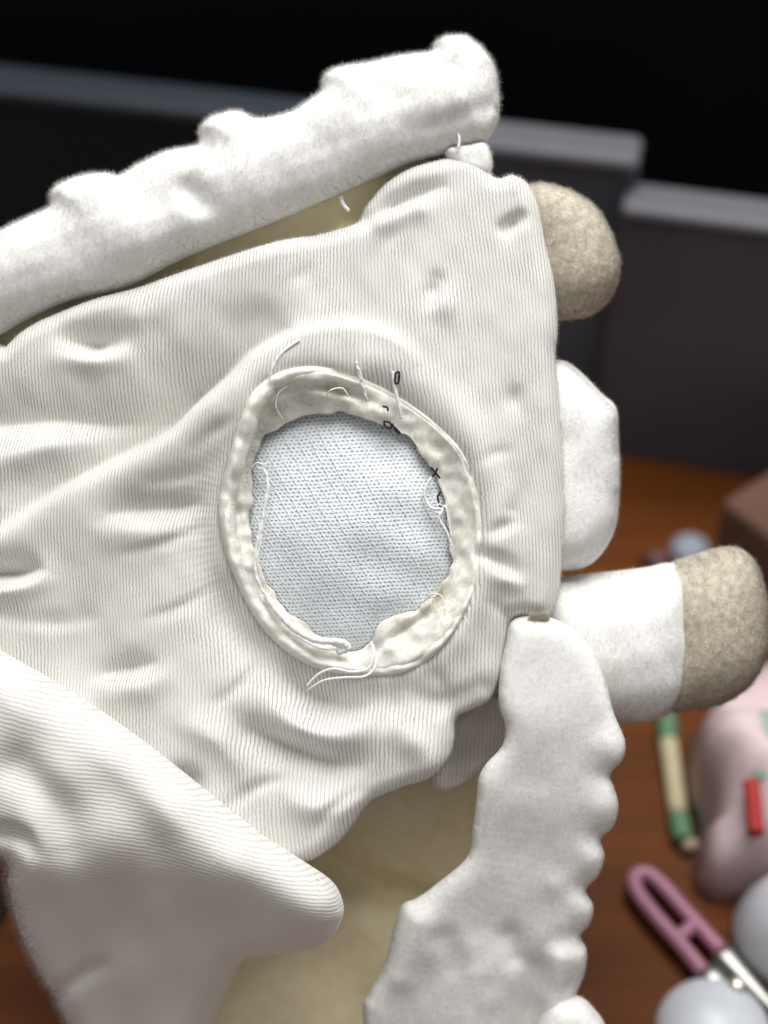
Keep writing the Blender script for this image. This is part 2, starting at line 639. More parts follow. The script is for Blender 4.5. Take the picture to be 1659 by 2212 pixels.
def panel(name, label, pl, pr, height, thick, mat, rim_mat, rim_h, ext_l=0.0, ext_r=0.0, split=None):
    a, b = on_desk(*pl, height), on_desk(*pr, height)
    a[2] = b[2] = 0
    d = (b - a)
    L = np.linalg.norm(d)
    ux = d / L
    a = a - ux * ext_l
    L = L + ext_l + ext_r
    t = empty(name, tuple(a), label, 'panel')
    t.rotation_euler = (0, 0, math.atan2(ux[1], ux[0]))
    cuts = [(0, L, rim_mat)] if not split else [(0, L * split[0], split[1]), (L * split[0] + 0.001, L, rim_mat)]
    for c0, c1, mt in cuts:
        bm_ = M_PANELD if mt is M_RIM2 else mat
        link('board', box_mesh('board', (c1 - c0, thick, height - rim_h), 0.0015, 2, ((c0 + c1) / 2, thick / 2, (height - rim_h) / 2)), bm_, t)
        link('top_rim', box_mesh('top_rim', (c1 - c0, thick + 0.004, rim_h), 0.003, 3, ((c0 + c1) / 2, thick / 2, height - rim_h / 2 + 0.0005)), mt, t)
    return t


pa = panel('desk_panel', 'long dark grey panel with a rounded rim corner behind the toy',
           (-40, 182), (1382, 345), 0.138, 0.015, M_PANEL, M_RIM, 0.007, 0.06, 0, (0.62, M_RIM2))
pb = panel('desk_panel', 'shorter brownish dark panel with pale rim at right edge',
           (1342, 443), (1720, 492), 0.124, 0.015, M_PANEL2, M_RIM, 0.006, 0.0, 0.12)

# ---------------------------------------------------------------- the toy
toy = empty('plush_toy', (0, 0, 0), 'white knitted plush toy with a torn round hole showing grey mesh', 'plush toy')
F = CAM - BACK * FOC
toy.matrix_world = Matrix(((RIGHT[0], UP[0], BACK[0], F[0]), (RIGHT[1], UP[1], BACK[1], F[1]),
                           (RIGHT[2], UP[2], BACK[2], F[2]), (0, 0, 0, 1)))

HOLE_OUT = [(562, 842), (622, 806), (700, 800), (790, 826), (862, 862), (935, 915), (990, 972), (1020, 1040), (1035, 1120), (1030, 1205),
            (1010, 1300), (970, 1372), (920, 1424), (860, 1452), (790, 1456), (705, 1448), (640, 1420), (580, 1370),
            (545, 1322), (518, 1268), (495, 1208), (481, 1150), (476, 1080), (500, 988), (530, 898)]
HOLE_IN = [(575, 935), (640, 905), (715, 893), (795, 903), (860, 930), (915, 985), (950, 1050), (968, 1120), (975, 1180), (962, 1250),
           (915, 1305), (850, 1335), (815, 1352), (802, 1392), (768, 1408), (735, 1400), (680, 1368), (625, 1325), (582, 1275),
           (556, 1210), (543, 1150), (539, 1080), (543, 1010), (555, 970)]
hole_out = spline(HOLE_OUT, 8)
hole_in = spline(HOLE_IN, 8)
HC = np.array([768.0, 1150.0])

BODY = [(-60, 785), (0, 742), (40, 705), (100, 672), (200, 634), (285, 612), (370, 583), (480, 545), (600, 510), (700, 490), (765, 470), (790, 430),
        (835, 380), (900, 345), (1000, 325), (1050, 345), (1075, 372), (1110, 366), (1140, 380), (1157, 404), (1170, 440), (1186, 520), (1204, 600),
        (1211, 700), (1206, 760), (1211, 820), (1216, 900), (1223, 1000), (1226, 1100), (1221, 1200), (1215, 1280), (1200, 1325),
        (1170, 1342), (1118, 1340), (1100, 1400), (1086, 1470), (1062, 1520), (1020, 1542), (990, 1560), (984, 1610), (972, 1648), (930, 1690),
        (870, 1712), (800, 1745), (765, 1792), (720, 1840), (640, 1880), (500, 1860), (300, 1740), (100, 1600), (-60, 1520)]


def body_h(x, y):
    h = 2.2 * np.exp(-(((x - 700) / 520) ** 2 + ((y - 1080) / 560) ** 2))
    h = h + fold(x, y, [(-60, 1195), (0, 1165), (120, 1085), (260, 1010), (370, 945), (430, 886), (500, 828), (560, 775), (650, 733), (760, 718), (850, 745), (905, 800)],
                 [2, 3, 4, 4.8, 5.5, 6, 5.5, 5, 4.6, 4.2, 2, 0], 18, 170)
    h = h + fold(x, y, [(20, 1136), (103, 1061), (243, 986), (353, 920), (413, 861), (483, 803), (545, 748), (640, 706)],
                 [-2, -6, -11, -15, -15, -11, -7, 0], 70, 16, 1.3)
    h = h + fold(x, y, [(-60, 925), (100, 908), (220, 915), (330, 905)], [-5, -5, -4, -1], 70, 26, 1.4)
    h = h + fold(x, y, [(-20, 1000), (120, 965), (220, 960)], [2.2, 2.5, 0], 26, 40)
    h = h + fold(x, y, [(152, 738), (200, 745), (238, 742)], [-3, -8, -4], 40, 18, 1.4)
    h = h + fold(x, y, [(130, 772), (205, 780), (265, 765)], [0.5, 2.6, 0.5], 18, 26)
    h = h + fold(x, y, [(-60, 1246), (35, 1242), (98, 1222)], [-10, -9, 0], 40, 14, 1.2)
    h = h + fold(x, y, [(-60, 1275), (50, 1266), (120, 1238)], [3.4, 3.4, 0], 16, 26)
    h = h + fold(x, y, [(225, 1112), (300, 1102), (380, 1098), (445, 1082)], [0, -4.2, -4.6, 0], 42, 22, 1.4)
    h = h + fold(x, y, [(200, 1155), (320, 1150), (420, 1150)], [0, 2, 0], 26, 40)
    h = h + fold(x, y, [(212, 1460), (280, 1446), (345, 1428)], [-1, -4.6, -0.5], 34, 18, 1.4)
    h = h + fold(x, y, [(200, 1490), (300, 1485), (380, 1455)], [0, 2, 0], 20, 34)
    h = h + fold(x, y, [(400, 1690)], -6, 34)
    h = h + fold(x, y, [(628, 1478), (690, 1522), (760, 1536)], [-2, -6.5, -2], 38, 22, 1.3)
    h = h + fold(x, y, [(575, 1515), (650, 1568), (730, 1582), (820, 1545)], [1, 4.2, 4.2, 0.5], 22, 42)
    h = h + fold(x, y, [(390, 1550), (470, 1596), (535, 1675)], [0.5, 4, 1], 40, 30)
    h = h + fold(x, y, [(545, 1585), (620, 1615), (720, 1650), (800, 1660)], [-3, -6, -4.5, 0], 34, 42, 1.4)
    h = h + fold(x, y, [(600, 1720), (680, 1740), (760, 1730)], [0, 3, 1], 26, 36)
    h = h + fold(x, y, [(830, 1560), (900, 1600), (930, 1650)], [0, 3, 2], 30, 40)
    h = h + fold(x, y, [(870, 1500), (960, 1520), (1040, 1490)], [0, -2.5, -1.5], 26, 30)
    h = h + fold(x, y, [(505, 905), (452, 1000), (432, 1100), (446, 1215), (492, 1325), (556, 1405), (640, 1470), (740, 1495), (850, 1490), (960, 1440)],
                 [0, -3, -4.2, -4.5, -5, -5, -3.5, -2.5, -2.5, 0], 44, 60)
    h = h + fold(x, y, [(1035, 1200), (1080, 1216), (1128, 1246)], [-1.5, -3, 0], 22, 12)
    h = h + fold(x, y, [(1040, 1232), (1090, 1252), (1140, 1270)], [0, 1.8, 0], 14, 22)
    h = h + fold(x, y, [(1045, 1160), (1090, 1138), (1130, 1120)], [0, -1.8, 0], 16, 14)
    h = h + fold(x, y, [(1135, 1040), (1110, 1100)], [0, -1.3], 20)
    h = h + fold(x, y, [(946, 606), (936, 632), (930, 652)], [-1, -2.8, -1], 16, 20)
    h = h + fold(x, y, [(955, 660)], 1.4, 34)
    h = h + fold(x, y, [(1092, 494), (1106, 482), (1122, 470)], [-2, -3.8, -1.5], 15, 17)
    h = h + fold(x, y, [(1118, 828), (1110, 862), (1112, 890)], [0, -1.7, -0.4], 22, 26)
    h = h + fold(x, y, [(795, 470), (850, 440), (910, 416), (975, 398)], [-4, -6, -4, 0], 32, 16, 1.4)
    h = h + fold(x, y, [(820, 478), (900, 450)], [1.5, 1.5], 14, 26)
    h = h + fold(x, y, [(670, 508), (740, 498)], [-2.4, -1], 14)
    h = h + fold(x, y, [(420, 700), (560, 690), (640, 660)], [0, -1.6, 0], 40)
    h = h + fold(x, y, [(300, 680), (400, 640)], [1.5, 0], 34)
    for pts, a_, wa, wb in (([(455, 1010), (380, 1035), (300, 1045)], [0, -1.6, 0], 12, 18), ([(450, 1130), (360, 1170), (250, 1200)], [0, -1.5, 0], 14, 10),
                            ([(470, 1260), (390, 1310), (300, 1340)], [0, -1.3, 0], 16, 10), ([(560, 1420), (520, 1480), (450, 1530)], [0, -1.8, 0], 14, 14),
                            ([(860, 1475), (850, 1530), (820, 1590)], [0, -1.5, 0], 12, 16), ([(930, 1440), (960, 1490), (960, 1560)], [0, -1.6, 0], 12, 16),
                            ([(1045, 1290), (1090, 1330), (1100, 1380)], [0, -1.5, 0], 14, 10), ([(1020, 1010), (1070, 980), (1120, 975)], [0, -0.9, 0], 12, 12),
                            ([(0, 1330), (120, 1345), (240, 1330)], [-1.4, -1.4, 0], 20, 14), ([(520, 900), (470, 930), (410, 985)], [0, -1.7, 0], 14, 12),
                            ([(600, 640), (640, 600), (700, 570)], [0, -0.9, 0], 14, 18), ([(820, 580), (840, 520), (880, 490)], [0, -0.8, 0], 16, 12),
                            ([(680, 1800), (720, 1740), (800, 1700)], [0, -1.8, 0], 12, 12), ([(470, 1760), (560, 1700), (640, 1680)], [0, -2.0, 0], 16, 12)):
        h = h + 0.72 * fold(x, y, pts, a_, wa * 1.2, wb * 1.2)
    # slack where the cut edge was stitched
    dh = np.hypot((x - 755) / 310, (y - 1130) / 345)
    h = h + 1.6 * np.exp(-((dh - 1.0) / 0.12) ** 2) / (1 + np.exp(-(x - 790) / 30.0)) + 0.6 * nz(x, y, 230, 3) + 0.1 * nz(x, y, 90, 4)
    return h


def rib_uv(x, y):
    r = np.hypot((x - HC[0]) / 290, (y - HC[1]) / 325)
    k = 0.16 * np.exp(-np.clip(r - 1, 0, 9) / 0.5)
    u = HC[0] + (x - HC[0]) * (1 - k)
    u = u - 0.055 * (y - 900) * np.clip((x - 700) / 500, -0.6, 1) + 0.9 * body_h(x, y) * 1.2
    u = u + 9 * nz(x, y, 520, 21)
    return np.stack([u / 7.7, y / 6.2], 1)


poly = spline(BODY, 6)
x, y, q, b = cells(poly, 3.6, (hole_out,))
d = near(x, y, poly)[0]
d[b & (d < 8)] = 0
dh, _, _, _, _ = near(x, y, hole_out)
t = np.clip(d / 46, 0, 1)
rimz = (1 - np.sqrt(np.clip(1 - (1 - t) ** 2, 0, 1))) * 8.0
zb = body_h(x, y) - rimz - 1.5 * np.exp(-dh / 14.0)
v = loc(x, y, zb)
nb = len(v)
# skirt round the outside back to a closed rear sheet
vback = loc(x, y, np.full(nb, -17.0) - 5 * np.clip(d / 60, 0, 1))
outer = b & (d < 8)
allv = np.vstack([v, vback])
e = np.concatenate([q[:, [0, 1]], q[:, [1, 2]], q[:, [2, 3]], q[:, [3, 0]]])
es = np.sort(e, 1)
_, first, cnt = np.unique(es, axis=0, return_index=True, return_counts=True)
be = e[first[cnt == 1]]
be = be[outer[be].all(1)]
skirt = np.stack([be[:, 1], be[:, 0], be[:, 0] + nb, be[:, 1] + nb], 1)
U = rib_uv(x, y)
body_me = mesh_from('back_panel', allv, quads=np.vstack([q, skirt, q[:, ::-1] + nb]), uv=np.vstack([U, U]))
body = link('back_panel', body_me, M_KNIT, toy)
vb_body, q_body = v, q
# short fluff on the raw edges of the knit
M_FLUFF = fibre('knit_fluff', (0.95, 0.945, 0.93), (0.92, 0.91, 0.88), 0.5)
EX = lambda x_: (x_ / PX + 829.5)
EY = lambda y_: (1106 - y_ / PX)
edge_d = d


def edge_mask(c):
    cx, cy = EX(c[:, 0]), EY(c[:, 1])
    dd = near(cx, cy, poly[::2])[0]
    return np.where(dd < 9, 1.0, 0.012) * (cx > -20)


fur('fluff', v, q, M_FLUFF, body, 9000, 0.0013, 0.00007, (0.3, -0.3, 0), 0.3, 0.9, mask=edge_mask, seed=31)

# the mesh window in the hole
mo = HC + (resample(hole_in, 220) - HC) * 1.07


def mesh_z(x, y):
    r = np.hypot((x - 757) / 235, (y - 1150) / 270)
    return -4.2 + 6.5 * np.clip(1 - r ** 2.2, -0.4, 1) + 0.5 * nz(x, y, 160, 8)


x, y, q, b = cells(mo, 6)
za = mesh_z(x, y)
v1, v2 = loc(x, y, za), loc(x, y, za - 1.5)
e = np.concatenate([q[:, [0, 1]], q[:, [1, 2]], q[:, [2, 3]], q[:, [3, 0]]])
_, first, cnt = np.unique(np.sort(e, 1), axis=0, return_index=True, return_counts=True)
be = e[first[cnt == 1]]
n1 = len(v1)
side = np.stack([be[:, 1], be[:, 0], be[:, 0] + n1, be[:, 1] + n1], 1)
cu = x + 0.10 * (y - 1150) * np.clip((x - 760) / 240, -1, 1) - 0.00022 * (y - 900) ** 2
uvm = np.stack([(cu * 0.98 + (y - 1150) * -0.12) / 9.6, (y + 0.06 * (x - 760)) / 8.2], 1)
link('mesh_window', mesh_from('mesh_window', np.vstack([v1, v2]), quads=np.vstack([q, side, q[:, ::-1] + n1]), uv=np.vstack([uvm, uvm])), M_MESH, toy)


# rolled, ragged hem round the hole
def ring(name, A, B, hz, za_, zb_, nt=18, n=420, jag=0.0, shape=0.75, seed=1, lump=0.5, mat=None):
    """a closed padded band from outline A (outside) to outline B (inside)"""
    ang = np.linspace(0, math.tau, n, endpoint=False)

    def radial(P):
        P = resample(P, 900)
        a = np.arctan2(P[:, 1] - HC[1], P[:, 0] - HC[0]) % math.tau
        o = np.argsort(a)
        r = np.hypot(P[:, 0] - HC[0], P[:, 1] - HC[1])
        return np.interp(ang, a[o], r[o], period=math.tau)
    ra, rb = radial(A), radial(B)
    k = np.random.default_rng(seed)
    jn = sum(np.sin(ang * f + k.uniform(0, 6.28)) * jag * 1.2 / (1 + 0.03 * f) for f in (5, 9, 13, 19, 29, 41))
    rb = rb + jn
    t = np.linspace(0, 1, nt)
    R = ra[:, None] + (rb - ra)[:, None] * t
    X = HC[0] + R * np.cos(ang)[:, None]
    Y = HC[1] + R * np.sin(ang)[:, None]
    H = (hz(ang) * (1 + 0.2 * np.sin(ang * 5 + k.uniform(0, 6)) + 0.14 * np.sin(ang * 9 + k.uniform(0, 6)) + 0.09 * np.sin(ang * 16 + k.uniform(0, 6))))[:, None]
    Z = za_(X, Y, ang) * (1 - t) + zb_(X, Y, ang) * t + H * np.sin(math.pi * t ** shape) ** 0.8
    Z = Z + lump * nz(X, Y, 90, seed, 2) * np.sin(math.pi * t) ** 0.5
    Z = Z + fold(X, Y, [(812, 1402), (868, 1362), (930, 1318), (966, 1258)], [-0.5, -2.2, -2.4, 0], 9)
    Z = Z + fold(X, Y, [(590, 850), (680, 838), (760, 852), (835, 884)], [0, -2.2, -2.4, 0], 10)
    Z = Z + fold(X, Y, [(512, 1010), (512, 1100), (530, 1200)], [0, -1.6, 0], 9)
    v = loc(X.ravel(), Y.ravel(), Z.ravel())
    Zl = np.minimum(Z - 0.8, Z.min(1, keepdims=True) * 0 + za_(X, Y, ang) * (1 - t) + zb_(X, Y, ang) * t - 1.0)
    v2 = loc(X.ravel(), Y.ravel(), Zl.ravel())
    i, j = np.meshgrid(np.arange(n), np.arange(nt - 1), indexing='ij')
    i2 = (i + 1) % n
    q = np.stack([i * nt + j, i2 * nt + j, i2 * nt + j + 1, i * nt + j + 1], -1).reshape(-1, 4)[:, ::-1]
    N = n * nt
    ii = np.arange(n)
    jj = (ii + 1) % n
    s1 = np.stack([ii * nt, jj * nt, jj * nt + N, ii * nt + N], 1)
    s2 = np.stack([ii * nt + nt - 1, jj * nt + nt - 1, jj * nt + nt - 1 + N, ii * nt + nt - 1 + N], 1)[:, ::-1]
    o = link(name, mesh_from(name, np.vstack([v, v2]), quads=np.vstack([q, q[:, ::-1] + N, s1, s2])), mat, toy)
    return o, v, q


def lobes(*items):
    def f(a):
        h = 0 * a
        tot = 0 * a + 1e-6
        for deg, val, wd in items:
            k = np.exp(-(((a - math.radians(deg) + math.pi) % math.tau - math.pi) / math.radians(wd)) ** 2)
            h = h + k * val
            tot = tot + k
        return h / tot
    return f


# angles: 0 = right, 90 = down, 180 = left, 270 = up
fab = lambda X, Y, a: body_h(X, Y) - 1.2
ang_o = np.degrees(np.arctan2(hole_out[:, 1] - HC[1], hole_out[:, 0] - HC[0])) % 360
narrow = np.interp(ang_o, [0, 30, 60, 110, 160, 200, 235, 255, 300, 360], [0.965, 0.955, 0.93, 0.90, 0.89, 0.89, 0.90, 0.95, 0.965, 0.965])[:, None]
hem_in = HC + (hole_out - HC) * narrow
mid_out = HC + (hole_out - HC) * (0.5 + 0.5 * narrow)
fl_h = lobes((0, 0.5, 30), (45, 2.0, 22), (75, 1.6, 20), (120, 0.3, 30), (180, 0.6, 30), (235, 0.6, 25), (262, 2.0, 22), (310, 0.5, 25))
flo, vf, qf = ring('fleece_edge', mid_out, hole_in, fl_h, lambda X, Y, a: body_h(X, Y) - 0.5, lambda X, Y, a: mesh_z(X, Y) + 1.6 + (2.2 * np.exp(-(((a - math.radians(272) + math.pi) % math.tau - math.pi) / 0.75) ** 2))[:, None], 20, 460, 2.1, 0.8, 5, 0.5, M_FLEECE)
fur('fluff', vf, qf, M_FLEECEFUR, flo, 16000, 0.0013, 0.00005, (0, 0, 0), 0, 0.9, 0.1, 0.003, seed=6, guard=0.35)
hm_h = lobes((0, 0.25, 30), (60, 1.6, 25), (100, 1.8, 25), (150, 2.2, 25), (190, 2.4, 25), (225, 1.8, 22), (270, 0.3, 25), (310, 0.2, 25))
hmo, vh, qh = ring('rolled_hem', HC + (hole_out - HC) * 1.012, hem_in, hm_h, fab, lambda X, Y, a: body_h(X, Y) - 1.5, 14, 460, 1.2, 0.85, 9, 0.45, M_FLEECE)
fur('fluff', vh, qh, M_FLEECEFUR, hmo, 12000, 0.0011, 0.00005, (0, 0, 0), 0, 0.9, 0.1, 0.003, seed=8, guard=0.35)


# frayed yarn along the cut edge
M_FRAY = fibre('frayed_yarn', (0.95, 0.92, 0.82), (0.90, 0.84, 0.66), 0.5)


def fray_mask(c):
    cx, cy = EX(c[:, 0]), EY(c[:, 1])
    di = near(cx, cy, hole_in[::3])[0]
    k = np.where(di < 14, 0.25, 0.015)
    return k + 2.2 * np.exp(-((cx - 935) ** 2 + (cy - 1285) ** 2) / 30 ** 2) + 0.5 * np.exp(-((cx - 720) ** 2 + (cy - 850) ** 2) / 50 ** 2) + 0.6 * np.exp(-((cx - 590) ** 2 + (cy - 870) ** 2) / 22 ** 2)


fur('frayed_yarn', vf, qf, M_FRAY, flo, 1900, 0.0026, 0.00007, (-0.3, 0.2, 0), 0.5, 0.8, seed=61, mask=fray_mask, bend=0.8)


# loose threads and black stitches
def thread(pts, z, r=0.33, mat=M_THREAD, name='thread', n=10, two=False):
    p = spline(np.array(pts, float), n, False)
    zz = np.interp(np.linspace(0, 1, len(p)), np.linspace(0, 1, len(z)), z)
    s = np.linspace(0, 1, len(p)) * len(p) * 0.9
    path = loc(p[:, 0], p[:, 1], zz)
    if two:
        path = path + 0.00007 * np.stack([np.cos(s), np.sin(s), np.cos(s + 1)], 1)
    V, Q, T = tube(path, np.full(len(p), r * 0.001) * (1 + 0.08 * np.sin(s * 1.7)), 7)
    return link(name, mesh_from(name, V, quads=Q, tris=T), mat, toy)


thread([(665, 1478), (690, 1452), (722, 1440), (760, 1446), (795, 1440), (806, 1412), (802, 1385)], [4, 5, 6, 6, 5, 2], 0.34)
thread([(664, 1490), (700, 1466), (745, 1458), (790, 1455), (812, 1432), (806, 1392)], [3, 5, 6.5, 6, 5, 2], 0.34)
thread([(556, 1012), (572, 1016), (580, 1050), (572, 1100), (566, 1140), (556, 1180), (552, 1225), (562, 1262), (578, 1292)], [1, 1.5, 2, 2, 2, 2, 1.5], 0.42, two=True)
thread([(560, 1130), (566, 1165), (558, 1200), (560, 1224)], [2, 2, 2], 0.3)
thread([(575, 1285), (600, 1320), (635, 1355), (680, 1380), (735, 1385), (752, 1398), (730, 1408)], [1, 2, 2.4, 2.4, 2, 1], 0.9)
thread([(640, 1370), (690, 1396), (745, 1402)], [2.5, 3, 1], 0.4)
thread([(934, 1030), (920, 1050), (918, 1075), (932, 1098), (955, 1100), (948, 1120), (965, 1150), (975, 1180)], [0, 1, 1, 1.5, 2, 1.5, 1], 0.36)
thread([(925, 1100), (950, 1108), (962, 1095), (975, 1160)], [1, 1.5, 2, 1.5], 0.3)
thread([(770, 787), (778, 815), (785, 840), (793, 868)], [5.5, 5, 4.5, 3], 0.36, two=True)
thread([(776, 800), (784, 826), (792, 856)], [5.6, 5.0, 3.6], 0.26)
thread([(848, 806), (853, 840), (862, 880), (866, 905)], [4, 4, 3.5, 2.5], 0.42)
thread([(575, 760), (566, 800), (572, 848), (582, 835), (592, 800), (612, 768), (650, 740)], [5, 5, 4, 5, 6, 6, 6.2], 0.36)
thread([(735, 415), (740, 432), (752, 448)], [-6, -5, -4], 0.5)
thread([(988, 280), (992, 300), (990, 320)], [-1, 0, 0], 0.4)


thread([(610, 905), (598, 880), (604, 852), (622, 838)], [0, 3, 4, 4], 0.22)
thread([(700, 862), (716, 846), (740, 842), (752, 856)], [3, 5, 5, 4], 0.2)
thread([(915, 1300), (930, 1282), (952, 1286), (958, 1306)], [1.5, 3, 3, 3], 0.2)
thread([(545, 1010), (556, 1000), (572, 1004), (584, 996)], [1.5, 2, 2, 1], 0.18)
thread([(500, 1140), (488, 1110), (492, 1078)], [3, 4, 3.5], 0.16)
thread([(1000, 1330), (1012, 1350), (1006, 1368)], [2, 2.5, 2], 0.16)


def stitch(pts, z):
    o = thread(pts, [z] * 3, 0.26, M_BLACK, 'black_stitch', 6)


stitch([(853, 810), (862, 808), (860, 830), (853, 829), (854, 811)], 4.6)
stitch([(826, 880), (836, 882), (838, 890)], 3.6)
stitch([(828, 912), (842, 914), (845, 926), (834, 924), (829, 914)], 2.6)
stitch([(846, 916), (856, 932), (864, 936), (852, 924)], 2.6)
stitch([(930, 1010), (942, 1024), (950, 1034)], 2.2)
stitch([(944, 1012), (938, 1026), (932, 1030)], 2.3)
stitch([(952, 1062), (945, 1074), (948, 1086)], 1.6)
stitch([(948, 1092), (956, 1100), (960, 1096)], 1.6)

# the long plush trim along the top
TRIM = [(-60, 528), (0, 498), (60, 470), (106, 446), (107, 422), (125, 400), (170, 381), (225, 373), (258, 379), (300, 355), (360, 327), (425, 312),
        (428, 282), (445, 260), (480, 246), (520, 241), (552, 256), (590, 252), (632, 240), (668, 216), (692, 197), (695, 170), (716, 150), (755, 142),
        (800, 136), (860, 123), (928, 113), (938, 92), (970, 79), (1010, 82), (1045, 110), (1068, 142), (1077, 185), (1079, 235), (1073, 272), (1050, 306),
        (1010, 322), (900, 348), (830, 376), (720, 424), (600, 476), (450, 536), (380, 566), (270, 622), (150, 650), (60, 690), (0, 724), (-60, 760)]


def trim_h(x, y):
    h = fold(x, y, [(415, 425), (440, 455)], [-3, -2], 30, 22) + fold(x, y, [(430, 500)], 2.0, 40)
    for cx, cy in ((190, 425), (500, 290), (770, 190), (990, 130)):
        h = h + fold(x, y, [(cx, cy)], 1.1, 46)
        h = h - fold(x, y, [(cx - 70, cy + 48), (cx + 70, cy + 30)], [0.1, 0.6], 18, 30)
    h = h + fold(x, y, [(850, 300), (960, 280), (1060, 240)], [0, -1.4, -1.8], 24)
    h = h + fold(x, y, [(600, 380), (650, 330)], [-1.5, 0], 40)
    return h + 0.7 * nz(x, y, 190, 14) + 0.12 * nz(x, y, 48, 15)


trim, tv, tq, tn = puff('plush_trim', TRIM, M_PLUSH, toy, R=105, front=11, back=9, z0=-7.0, step=6, h=trim_h)
fur('fur', tv, tq, M_FUR, trim, 70000, 0.0013, 4e-05, (0.1, 0.5, 0), 0.9, 0.35, 0.08, 0.007, seed=41, guard=0.25, bend=0.25)

# small turned-out edge under the trim
tab, bv, bq, _ = puff('trim_end', [(960, 325), (1010, 312), (1046, 308), (1060, 328), (1063, 362), (1045, 385), (990, 372)], M_PLUSH, toy, R=24, front=4, back=4, z0=-5, step=4)
fur('fur', bv, bq, M_FUR, tab, 2500, 0.001, 4e-05, (0.3, 0.3, 0), 0.3, 0.4, seed=42, guard=0.25)

# cream lining seen between the trim and the knit, and below the knit
LIN_UP = [(-70, 700), (200, 590), (420, 500), (600, 440), (800, 350), (900, 330), (960, 420), (860, 520), (600, 600), (300, 700), (0, 830), (-70, 840)]
puff('lining', LIN_UP, M_LINING, toy, R=60, front=3.5, back=3, z0=-17.5, step=9, h=lambda x, y: 0.8 * nz(x, y, 150, 61))
LIN_LOW = [(380, 1760), (620, 1700), (800, 1600), (1000, 1480), (1120, 1450), (1200, 1600), (1190, 1900), (1140, 2260), (1060, 2420), (900, 2525), (520, 2525), (400, 2440), (410, 2200), (380, 1950)]


def low_h(x, y):
    h = fold(x, y, [(600, 1800), (720, 1858), (830, 1905), (960, 1945), (1080, 1960)], [-7, -7, -6, -4, -2], 26, 60)
    h = h + fold(x, y, [(640, 1890), (800, 1960), (960, 2010)], [3, 4, 3], 40, 110)
    h = h + fold(x, y, [(820, 1780), (960, 1740)], [3, 3], 80)
    return h + 0.8 * nz(x, y, 240, 62)


puff('lining', LIN_LOW, M_LINING, toy, R=70, front=7, back=6, z0=-50, step=9, h=low_h, tilt=lambda x, y: -0.012 * np.clip(y - 1700, 0, 700))

# inner fold of knit hanging at the lower right behind the edge
FOLD = [(930, 1560), (985, 1530), (1060, 1500), (1100, 1490), (1110, 1560), (1090, 1625), (1050, 1660), (1010, 1690), (960, 1710), (925, 1680)]
puff('knit_fold', FOLD, M_KNIT, toy, R=26, front=2.2, back=3, z0=-26, step=5, h=lambda x, y: 1.2 * nz(x, y, 90, 63), uv=rib_uv)

# upper hoof, tail, leg
UH = [(1120, 420), (1160, 396), (1200, 401), (1250, 420), (1290, 452), (1320, 500), (1337, 560), (1335, 610), (1316, 650), (1282, 679), (1240, 690), (1190, 688), (1140, 640), (1120, 520)]
uh, hv, hq, _ = puff('hoof', UH, M_HOOF, toy, relax=40, R=95, front=15, back=15, z0=-19, step=5)
fur('fur', hv, hq, M_TANFUR, uh, 30000, 0.001, 5e-05, (-0.3, -0.3, 0), 0.5, 0.35, 0.35, 0.0036, seed=51, guard=0.2)
TAIL = [(1150, 790), (1212, 778), (1252, 801), (1300, 850), (1331, 881), (1336, 950), (1339, 1020), (1336, 1100), (1329, 1142), (1310, 1182), (1280, 1216), (1240, 1231), (1180, 1228), (1140, 1180), (1135, 900)]
ta, tav, taq, _ = puff('tail', TAIL, M_PLUSH, toy, relax=40, R=95, front=13, back=13, z0=-18, step=6, h=lambda x, y: fold(x, y, [(1222, 960), (1262, 1060), (1250, 1160)], [-0.4, -0.5, 0], 24, 34) + 0.15 * nz(x, y, 70, 52))
fur('fur', tav, taq, M_FUR, ta, 26000, 0.001, 4e-05, (0.5, -0.1, 0), 0.9, 0.35, 0.1, 0.005, seed=53, guard=0.25)
LEG = [(1140, 1260), (1215, 1243), (1300, 1236), (1390, 1226), (1446, 1216), (1484, 1240), (1500, 1300), (1509, 1380), (1502, 1450), (1474, 1516), (1430, 1550), (1380, 1560), (1320, 1560), (1240, 1556), (1160, 1520), (1130, 1400)]
lg, lv, lq, _ = puff('leg', LEG, M_PLUSH, toy, relax=40, R=150, front=17, back=16, z0=-22, step=6, h=lambda x, y: 0.18 * nz(x, y, 90, 54))
fur('fur', lv, lq, M_FUR, lg, 38000, 0.0011, 4e-05, (0.4, -0.5, 0), 0.9, 0.3, 0.12, 0.005, seed=55, guard=0.25)
LH = [(1400, 1240), (1445, 1216), (1500, 1197), (1560, 1181), (1602, 1186), (1632, 1215), (1652, 1270), (1662, 1350), (1654, 1420), (1620, 1482), (1560, 1521), (1500, 1532), (1452, 1538), (1400, 1520), (1380, 1380)]
lh, lhv, lhq, _ = puff('hoof', LH, M_HOOF, toy, relax=40, R=140, front=16.5, back=15, z0=-24.5, step=6)
fur('fur', lhv, lhq, M_TANFUR, lh, 42000, 0.0011, 5e-05, (-0.2, -0.5, 0), 0.55, 0.3, 0.42, 0.0040, seed=57, guard=0.2)

# long scalloped plush piece hanging at the lower right
EAR = [(1105, 1342), (1150, 1330), (1200, 1338), (1252, 1370), (1290, 1420), (1311, 1480), (1326, 1540), (1350, 1600), (1345, 1640), (1318, 1672), (1326, 1700), (1336, 1740), (1325, 1785), (1298, 1812),
       (1306, 1850), (1292, 1892), (1266, 1922), (1282, 1958), (1274, 1995), (1254, 2022), (1268, 2055), (1262, 2105), (1244, 2150), (1236, 2200), (1220, 2300), (1000, 2330), (780, 2300), (786, 2230), (784, 2170), (800, 2140),
       (830, 2082), (850, 2005), (868, 1955), (900, 1940), (945, 1908), (1010, 1850), (1022, 1785), (1030, 1720), (1034, 1680), (1050, 1650), (1084, 1612), (1092, 1570), (1078, 1520), (1080, 1450), (1092, 1390)]


